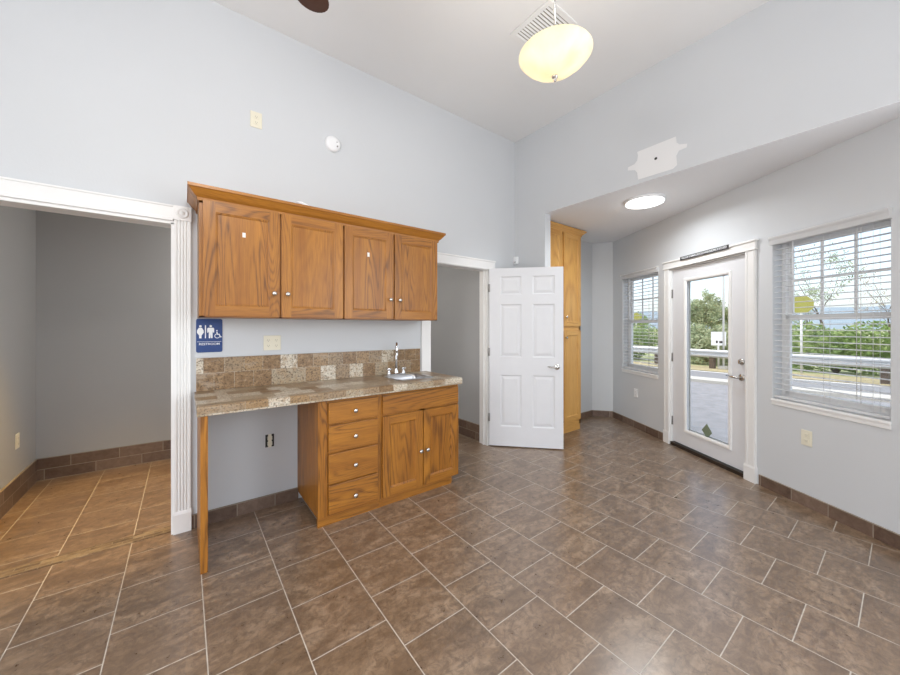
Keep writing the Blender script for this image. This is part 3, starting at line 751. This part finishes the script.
wr = WA+PI
plate('outlet', 'cream wall outlet low under the large window', 'outlet', (*wpt(-.63), .523), wr, .075, .118, 'cream', 1)
plate('outlet', 'white wall outlet low under the window left of the entry door', 'outlet', (*wpt(1.468), .473), wr, .075, .118, 'plastic', 1)
plate('outlet', 'yellowed outlet low on the left wall of the back hall', 'outlet', (-1.05, 4.27, .47), PI/2, .075, .118, 'cream', 1)
t = thing('uncovered_outlet', 'bare outlet without cover plate under the counter', 'outlet', (.522, YA, .503), 0)
m = MB(); m.box(-.03, .03, -.001, 0, -.048, .048); m.build('box_opening', 'black', t)
m = MB(); m.box(-.012, .012, -.008, -.001, -.05, .05, 0); m.box(-.016, .016, -.012, -.001, -.034, -.006, 0); m.box(-.016, .016, -.012, -.001, .006, .034, 0); m.build('receptacle', 'cream', t, .002)

# smoke alarm
t = thing('smoke_alarm', 'round white smoke alarm on the wall above the cabinet', 'smoke alarm', (1.003, YA, 2.92))
MB().lathe([(0, -.034), (.035, -.034), (.052, -.030), (.062, -.020), (.066, -.008), (.066, 0)], (0, 0, 0), 'y', 36).build('housing', 'plastic', t)
MB().lathe([(0, -.0365), (.006, -.0365), (.007, -.033)], (.03, 0, -.022), 'y', 14).build('test_button', 'hinge', t)
MB().lathe([(0, -.0365), (.004, -.0365), (.005, -.033)], (.026, 0, .012), 'y', 12).build('sensor_dot', 'hinge', t)
# door chime sensor near the corner
t = thing('door_chime', 'small white box on the wall in the room corner', 'chime', (XB, 2.928, 2.19), 0)
MB().box(-.035, 0, -.027, .027, -.045, .045).build('housing', 'plastic', t, .005)
MB().box(-.037, -.034, -.012, .012, -.028, -.016).build('indicator', 'hinge', t)
# little white fitting sticking up behind crown
t = thing('cable_clip', 'small white plastic cable fitting on top of the wall cabinet', 'cable fitting', (.70, 2.66, 2.232))
m = MB(); m.tube([(-.06, 0, .035), (-.03, -.01, .034), (.0, -.01, .022), (.03, -.01, .012), (.055, -.005, .006)], [.004, .009, .013, .009, .005], 10); m.build('clip_body', 'plastic', t)
MB().box(-.012, .012, -.022, .0, 0, .02).build('clip_foot', 'plastic', t, .003)
# restroom sign
t = thing('restroom_sign', 'blue restroom sign with white figures under the wall cabinet', 'sign', (.142, YA-.001, 1.311))
m = MB(); pts = [(p[0], p[1]) for p in rr(-.076, .076, -.1165, .1165, .012, 0, 5)]; m.prism(pts, -.004, 0, 'y'); m.build('sign_plate', 'blue', t)
def fig(name, polys, circ=(), rings_=()):
    m = MB()
    for p in polys: m.prism(p, -.0052, -.0041, 'y')
    for cx, cz, r in circ: m.prism([(cx+r*math.cos(a*PI/8), cz+r*math.sin(a*PI/8)) for a in range(16)], -.0052, -.0041, 'y')
    for cx, cz, r, th, a0, a1 in rings_:
        n = 20
        for k in range(n):
            a, b_ = a0+(a1-a0)*k/n, a0+(a1-a0)*(k+1)/n
            m.prism([(cx+(r+s_)*math.cos(q), cz+(r+s_)*math.sin(q)) for s_, q in ((0, a), (th, a), (th, b_), (0, b_))], -.0052, -.0041, 'y')
    return m.build(name, 'signwhite', t)
fig('woman_figure', [[(-.060, .055), (-.044, .055), (-.034, .038), (-.033, .020), (-.040, .010), (-.045, .002), (-.045, -.018), (-.059, -.018), (-.059, .002), (-.064, .010), (-.071, .020), (-.070, .038)]], [(-.052, .065, .0075)])
fig('divider_bar', [[(-.026, -.018), (-.020, -.018), (-.020, .072), (-.026, .072)]])
fig('man_figure', [[(-.008, .055), (.022, .055), (.027, .048), (.027, .022), (.021, .020), (.018, .030), (.018, -.018), (.009, -.018), (.007, .010), (.005, -.018), (-.004, -.018), (-.004, .030), (-.007, .020), (-.013, .022), (-.013, .048)]], [(.007, .066, .0075)])
fig('wheelchair_figure', [[(.040, .026), (.046, .026), (.048, .012), (.058, .012), (.066, -.008), (.071, -.007), (.073, -.011), (.063, -.014), (.054, .006), (.042, .006)]], [(.043, .034, .0045)], [(.045, -.003, .0125, .004, 1.9, 6.0)])
fig('divider_line', [[(-.070, -.043), (.070, -.043), (.070, -.041), (-.070, -.041)]])
textmesh('lettering', 'RESTROOM', .021, 'signwhite', t, (0, -.0045, -.059), (PI/2, 0, 0), .118)

# patch on the header wall
t = thing('wall_patch', 'white unpainted patch with a dark hole on wall above the bay', 'wall patch', (XB, 0, 0))
pp = [(1.483, 2.925), (1.49, 2.958), (1.177, 2.962), (1.172, 2.91), (1.15, 2.885), (1.095, 2.868), (1.098, 2.84), (1.155, 2.835), (1.175, 2.80), (1.168, 2.722), (1.20, 2.70), (1.483, 2.705), (1.49, 2.77), (1.51, 2.80), (1.575, 2.82), (1.572, 2.848), (1.515, 2.855), (1.49, 2.88)]
MB().prism(pp, -.0015, .0, 'x').build('bare_patch', 'patchw', t)
MB().lathe([(0, -.003), (.010, -.003), (.012, -.0015)], (0, 1.333, 2.838), 'x', 16).build('hole', 'black', t)

# ------------------------------------------------------------------ ceiling things
t = thing('ceiling_vent', 'white louvred air vent in the ceiling behind pendant light', 'vent', (2.19, 1.70, 3.66))
m = MB()
m.box(-.165, .165, -.19, -.155, -.012, 0); m.box(-.165, .165, .155, .19, -.012, 0); m.box(-.165, -.13, -.155, .155, -.012, 0); m.box(.13, .165, -.155, .155, -.012, 0); m.build('vent_frame', 'white', t, .002)
MB().box(-.13, .13, -.155, .155, -.002, 0).build('duct_opening', 'ivory_dark', t)
m = MB()
for k in range(13):
    y = -.144+k*.024; m.prism([(y, -.003), (y+.011, -.011), (y+.0125, -.010), (y+.0015, -.002)], -.13, .13, 'x')
m.build('louvres', 'white', t)
px, py = 1.69, 1.227
t = thing('pendant_light', 'cream alabaster glass bowl pendant light on a slim rod', 'pendant light', (px, py, 2.81))
out = [(0, 0), (.05, .012), (.10, .034), (.145, .062), (.176, .088), (.190, .106), (.199, .114), (.203, .119)]
inn = [(r-.006 if r > .006 else 0, h+.007) for r, h in out[::-1]]
MB().lathe(out+inn, (0, 0, 0), 'z', 56).build('glass_bowl', 'alabaster', t)
m = MB(); m.lathe([(0, -.034), (.005, -.032), (.008, -.026), (.005, -.020), (.009, -.016), (.017, -.010), (.018, -.004), (.010, .0), (0, .001)], (0, 0, 0), 'z', 20); m.build('finial', 'nickel', t)
m = MB(); m.tube([(0, 0, 0), (0, 0, .26)], .005, 10); m.lathe([(.0, .155), (.016, .16), (.018, .18), (.010, .19), (.016, .20), (.016, .225), (.008, .235), (.011, .25), (.011, .28), (.006, .29)], (0, 0, 0), 'z', 16)
m.tube([(0, 0, .28), (0, 0, .84)], .0055, 10); m.build('rod', 'nickel', t)
MB().lathe([(0, .83), (.06, .83), (.062, .85), (.055, .86)], (0, 0, 0), 'z', 28).build('canopy', 'nickel', t)
for k in range(3):
    a = 2*PI*k/3+.5; bx, by = .085*math.cos(a), .085*math.sin(a)
    m = MB(); m.lathe([(0, .050), (.018, .055), (.028, .072), (.028, .088), (.014, .108), (.013, .125), (0, .125)], (bx, by, 0), 'z', 16)
    m.build('bulb', 'bulb', t)
    m = MB(); m.tube([(0, 0, .165), (bx*.6, by*.6, .16), (bx, by, .14), (bx, by, .12)], .005, 8); m.build('arm', 'nickel', t)
    lb = point('pendant_lamp', (px+bx, py+by, 2.81+.13), 2.5, .03, (1, .92, .82))
bx0, by0 = 3.745, 1.635
t = thing('flush_light', 'round white flush light glowing on the bay ceiling', 'ceiling light', (bx0, by0, 2.67))
MB().lathe([(.185, 0), (.188, -.018), (.180, -.028), (.172, -.026)], (0, 0, 0), 'z', 48).build('rim', 'plastic', t)
MB().lathe([(.176, -.02), (.174, -.034), (.150, -.042), (0, -.045)], (0, 0, 0), 'z', 48).build('diffuser', 'led', t)
point('flush_lamp', (bx0, by0, 2.47), .8, .10, (1, .97, .93))
fl = bpy.data.lights.new('flush_lamp_down', 'AREA'); fl.shape = 'DISK'; fl.size = .30; fl.energy = 12.5; fl.spread = 2.9; fl.color = (.93, .97, 1)
fo = bpy.data.objects.new('flush_lamp_down', fl); C.objects.link(fo); fo.location = (bx0, by0, 2.612)
# ceiling fan: only a blade tip reaches into the frame
fc = Vector((.515, 1.745)); fdir = Vector((.606, .795))
hub = fc-fdir*.66
t = thing('ceiling_fan', 'dark brown ceiling fan with one blade tip in view', 'ceiling fan', (hub.x, hub.y, 2.915), math.atan2(fdir.y, fdir.x))
m = MB(); m.lathe([(0, -.09), (.06, -.085), (.10, -.05), (.11, 0), (.10, .06), (.06, .09), (.02, .10)], (0, 0, 0), 'z', 32); m.build('motor_housing', 'fanwood', t)
MB().tube([(0, 0, .09), (0, 0, .72)], .012, 12).build('downrod', 'bronze', t)
MB().lathe([(.02, .66), (.06, .69), (.065, .73), (0, .73)], (0, 0, 0), 'z', 24).build('canopy', 'bronze', t)
for k in range(5):
    a = 2*PI*k/5; ca, sa = math.cos(a), math.sin(a)
    pl = [(.15, -.05), (.20, -.065), (.45, -.080), (.60, -.076)]
    pl += [(.60+.072*math.sin(q), -.076*math.cos(q)) for q in [PI*j/12 for j in range(1, 12)]] + [(.60, .076), (.45, .080), (.20, .065), (.15, .05)]
    m = MB(); m.prism(pl, -.004, .004); m.v = [(x*ca-y*sa, x*sa+y*ca, z+y*.14) for x, y, z in m.v]
    m.build('blade', 'fanwood', t)
    m = MB(); m.box(.08, .22, -.02, .02, .005, .011); m.v = [(x*ca-y*sa, x*sa+y*ca, z) for x, y, z in m.v]; m.build('blade_iron', 'bronze', t)
MB().lathe([(0, -.16), (.05, -.15), (.085, -.12), (.09, -.09)], (0, 0, 0), 'z', 28).build('added_lamp_shade', 'led', t)  # glowing shade added out of view to go with the fill light
point('fan_fill', (hub.x, hub.y, 2.70), 34, .16, (1, .96, .92))  # fill light added under the fan to brighten the room

# ------------------------------------------------------------------ outside
GZ = -.15
struct(MB().box(-40, 11.3, -60, 60, GZ-.3, GZ).build('ground_lot', 'lot'), 'pale worn asphalt lot outside the door', 'ground')
struct(MB().box(11.3, 11.9, -60, 60, GZ-.3, GZ+.08).build('kerb', 'concrete'), 'concrete kerb between lot and road', 'kerb')
struct(MB().box(11.9, 14.4, -60, 60, GZ-.3, GZ).build('road', 'road'), 'grey asphalt road', 'road')
struct(MB().box(14.15, 14.25, -60, 60, GZ, GZ+.004).build('road_line', 'linewhite'), 'white edge line on the road', 'road line')
struct(MB().box(14.4, 16.0, -60, 60, GZ-.3, GZ+.02).build('verge', 'verge'), 'verge covered with dry leaves', 'verge')
struct(MB().box(16.0, 400, -300, 300, GZ-.4, GZ+.01).build('field', 'field'), 'grassy ground beyond the road', 'ground')
hm = MB(); pts = []
for i in range(61):
    y = -400+i*16; h = 14+10*math.sin(i*.35)+6*math.sin(i*.9+1)+14*math.exp(-((y+120)/120)**2); pts.append((y, h))
vs_ = [(380, y, -1) for y, h in pts]+[(420+8*math.sin(y), y, h) for y, h in pts]+[(560, y, -1) for y, h in pts]; n = 61
hm.add(vs_, [(i+j*n, i+1+j*n, i+1+(j+1)*n, i+(j+1)*n) for j in range(2) for i in range(n-1)], 0, True)
struct(hm.build('hills', 'hill'), 'hazy blue hills far away', 'hills')
# guardrail
gd = math.radians(82)
t = thing('guardrail', 'galvanised steel guardrail along the far side of the road', 'guardrail', (14.95, 2.3, GZ), gd)
prof = [(0, .42), (.03, .45), (.06, .47), (.06, .51), (.02, .54), (.02, .58), (.06, .61), (.06, .65), (.03, .67), (0, .70), (-.006, .70), (-.006, .42)]
MB().prism(prof, -14, 30, 'x').build('rail', 'galv', t)
for k in range(22): MB().box(-14+k*2.0, -13.86+k*2.0, -.20, -.02, 0, .66).build('post', 'bark', t)
def leafcloud(m, c, rad, n, size, shell=.5, mi=0):
    for _ in range(n):
        while True:
            v = Vector((random.uniform(-1, 1), random.uniform(-1, 1), random.uniform(-1, 1)))
            if shell < v.length < 1: break
        p = Vector(c)+Vector((v.x*rad[0], v.y*rad[1], v.z*rad[2]))
        a = Vector((random.gauss(0, 1), random.gauss(0, 1), random.gauss(0, 1))).normalized(); b_ = a.orthogonal().normalized()
        s_ = size*random.uniform(.6, 1.3)
        m.v += [tuple(p-a*s_), tuple(p+b_*s_*.45), tuple(p+a*s_), tuple(p-b_*s_*.45)]
        o = len(m.v)-4; m.f.append([o, o+1, o+2, o+3]); m.m.append(mi); m.sm.append(False)
def raw(m, name, mats, parent=None, loc=(0, 0, 0)):
    me = bpy.data.meshes.new(name); me.from_pydata(m.v, [], m.f)
    me.materials.append(M[mats]); o = bpy.data.objects.new(name, me); C.objects.link(o); o.location = loc
    if parent: o.parent = parent
    return o
shr = []
for q, mt in enumerate(('leaf_green', 'leaf_grey', 'leaf_green')):
    t = thing('shrub', '', 'shrub', (0, 0, GZ))
    m = MB()
    for k in range(6):
        a = k*1.05+q; m_r = .65
        leafcloud(m, (m_r*math.cos(a)*.8, m_r*math.sin(a), .75+.25*math.sin(k*2.1+q)), (.62, .62, .62), 1100, .06, .35)
    raw(m, 'foliage', mt, t)
    m = MB()
    for k in range(7):
        a = k*.9; m.tube([(0, 0, 0), (.3*math.cos(a), .3*math.sin(a), .5), (.6*math.cos(a), .6*math.sin(a), 1.1)], [.03, .02, .008], 5)
    raw(m, 'stems', 'bark', t)
    shr.append(t)
def copytree(t):
    r = t.copy(); C.objects.link(r)
    for ch in list(t.children):
        c = ch.copy(); C.objects.link(c); c.parent = r
    return r
spots = [(17.1, 1.45, 0, 1.35, 'wide bright green shrub behind the guardrail outside the large window'),
         (17.1, 4.95, 1, 1.35, 'wide grey green shrub behind the guardrail seen through entry door glass'),
         (17.1, 8.3, 2, 1.2, 'green shrub across the road outside the window left of the door')]
used = set()
for i, (x, y, k, sy_, lab) in enumerate(spots):
    r = shr[k] if k not in used else copytree(shr[k]); used.add(k)
    r.location = (x, y, GZ); r.scale = (.78, sy_, 1.08)
    r['label'] = lab; r['group'] = 'shrubs behind the guardrail'
def tree(name, label, loc, h, seed, leaf, nleaf, lsz, spread=1.0, rad0=.07, tf=.42):
    rn = random.Random(seed)
    t = thing(name, label, 'tree', loc)
    m = MB(); tips = []
    def br(p, d, ln, r, lvl):
        pts = [p]; rs = [r]; q = p.copy(); dd = d.copy()
        for k in range(4):
            dd = (dd+Vector((rn.gauss(0, .13), rn.gauss(0, .13), rn.gauss(.04, .08)))).normalized(); q = q+dd*ln/4; pts.append(q.copy()); rs.append(r*(1-.16*(k+1)))
        m.tube(pts, rs, 5)
        if lvl >= 2: tips.extend(pts[1:])
        if lvl < 4:
            for _ in range(3 if lvl else 5):
                i = rn.choice((2, 3, 4)); a = rn.uniform(0, 2*PI); tl = rn.uniform(.4, .95)*spread
                o = dd.orthogonal().normalized(); o = Matrix.Rotation(a, 3, dd) @ o
                br(pts[i], (dd+o*tl).normalized(), ln*rn.uniform(.55, .8), rs[i]*.62, lvl+1)
    br(Vector((0, 0, 0)), Vector((0, 0, 1)), h*tf, rad0, 0)
    raw(m, 'branches', 'bark', t)
    if nleaf:
        m = MB()
        for _ in range(nleaf):
            p = rn.choice(tips); leafcloud(m, p, (.16, .16, .16), 1, lsz, 0)
        raw(m, 'foliage', leaf, t)
    return t
tree('tree', 'sparse dark branched tree across the road outside the large window', (21.2, 1.95, GZ), 5.0, 3, 'leaf_grey', 2600, .045, 1.1, .10)
tree('tree', 'thin bare tree at right edge of the large window view', (27.0, .6, GZ), 5.5, 11, 'leaf_brown', 500, .04, 1.0, .06)
tree('tree', 'leafy grey green tree at left of the entry door glass', (20.6, 6.5, GZ), 4.2, 5, 'leaf_grey', 11000, .06, 1.25, .07, .36)
tree('tree', 'shorter leafy tree in the middle of the entry door glass', (26.0, 7.0, GZ), 5.0, 8, 'leaf_grey', 10000, .075, 1.25, .07, .36)
tree('tree', 'small round tree far across the road outside window left of door', (30, 13.0, GZ), 3.0, 9, 'leaf_green', 1800, .09, 1.0, .06)
# utility pole and signs
def post_sign(name, label, loc, poleh, sz, kind_):
    t = thing(name, label, 'road sign', loc, math.atan2(loc[1], loc[0])-PI/2)
    MB().tube([(0, .03, 0), (0, .03, poleh)], .03, 8).build('post', 'pole', t)
    if kind_ == 'diamond':
        m = MB(); m.prism([(0, poleh-2*sz), (sz, poleh-sz), (0, poleh), (-sz, poleh-sz)], -.01, 0, 'y'); m.build('sign_panel', 'yellow', t)
    elif kind_ == 'oct':
        m = MB(); m.prism([(sz*math.cos(a*PI/4+PI/8), poleh-sz+sz*math.sin(a*PI/4+PI/8)) for a in range(8)], -.01, 0, 'y'); m.build('sign_panel', 'yellow', t)
    else:
        m = MB(); m.box(-sz, sz, -.01, 0, poleh-2.3*sz, poleh); m.build('sign_panel', 'signwhite', t)
        m = MB(); m.box(-sz*.35, -sz*.1, -.014, -.01, poleh-1.9*sz, poleh-1.5*sz); m.box(sz*.1, sz*.75, -.014, -.01, poleh-1.9*sz, poleh-1.55*sz); m.build('sign_marks', 'signblack', t)
    return t
post_sign('road_sign', 'yellow rounded road sign outside the large window', (15.9, 2.10, GZ), 2.55, .30, 'oct')
post_sign('road_sign', 'yellow diamond road sign outside the window left of door', (24.0, 11.0, GZ), 2.55, .36, 'diamond')
post_sign('road_sign', 'white rectangular road sign seen through the entry door glass', (15.7, 4.25, GZ), 1.35, .22, 'rect')
t = thing('utility_pole', 'tall slim grey pole seen through the entry door glass', 'pole', (15.4, 4.02, GZ))
MB().tube([(0, 0, 0), (0, 0, 9)], .032, 10).build('shaft', 'pole', t); MB().box(-.12, .12, -.12, .12, 0, .12).build('base', 'concrete', t)
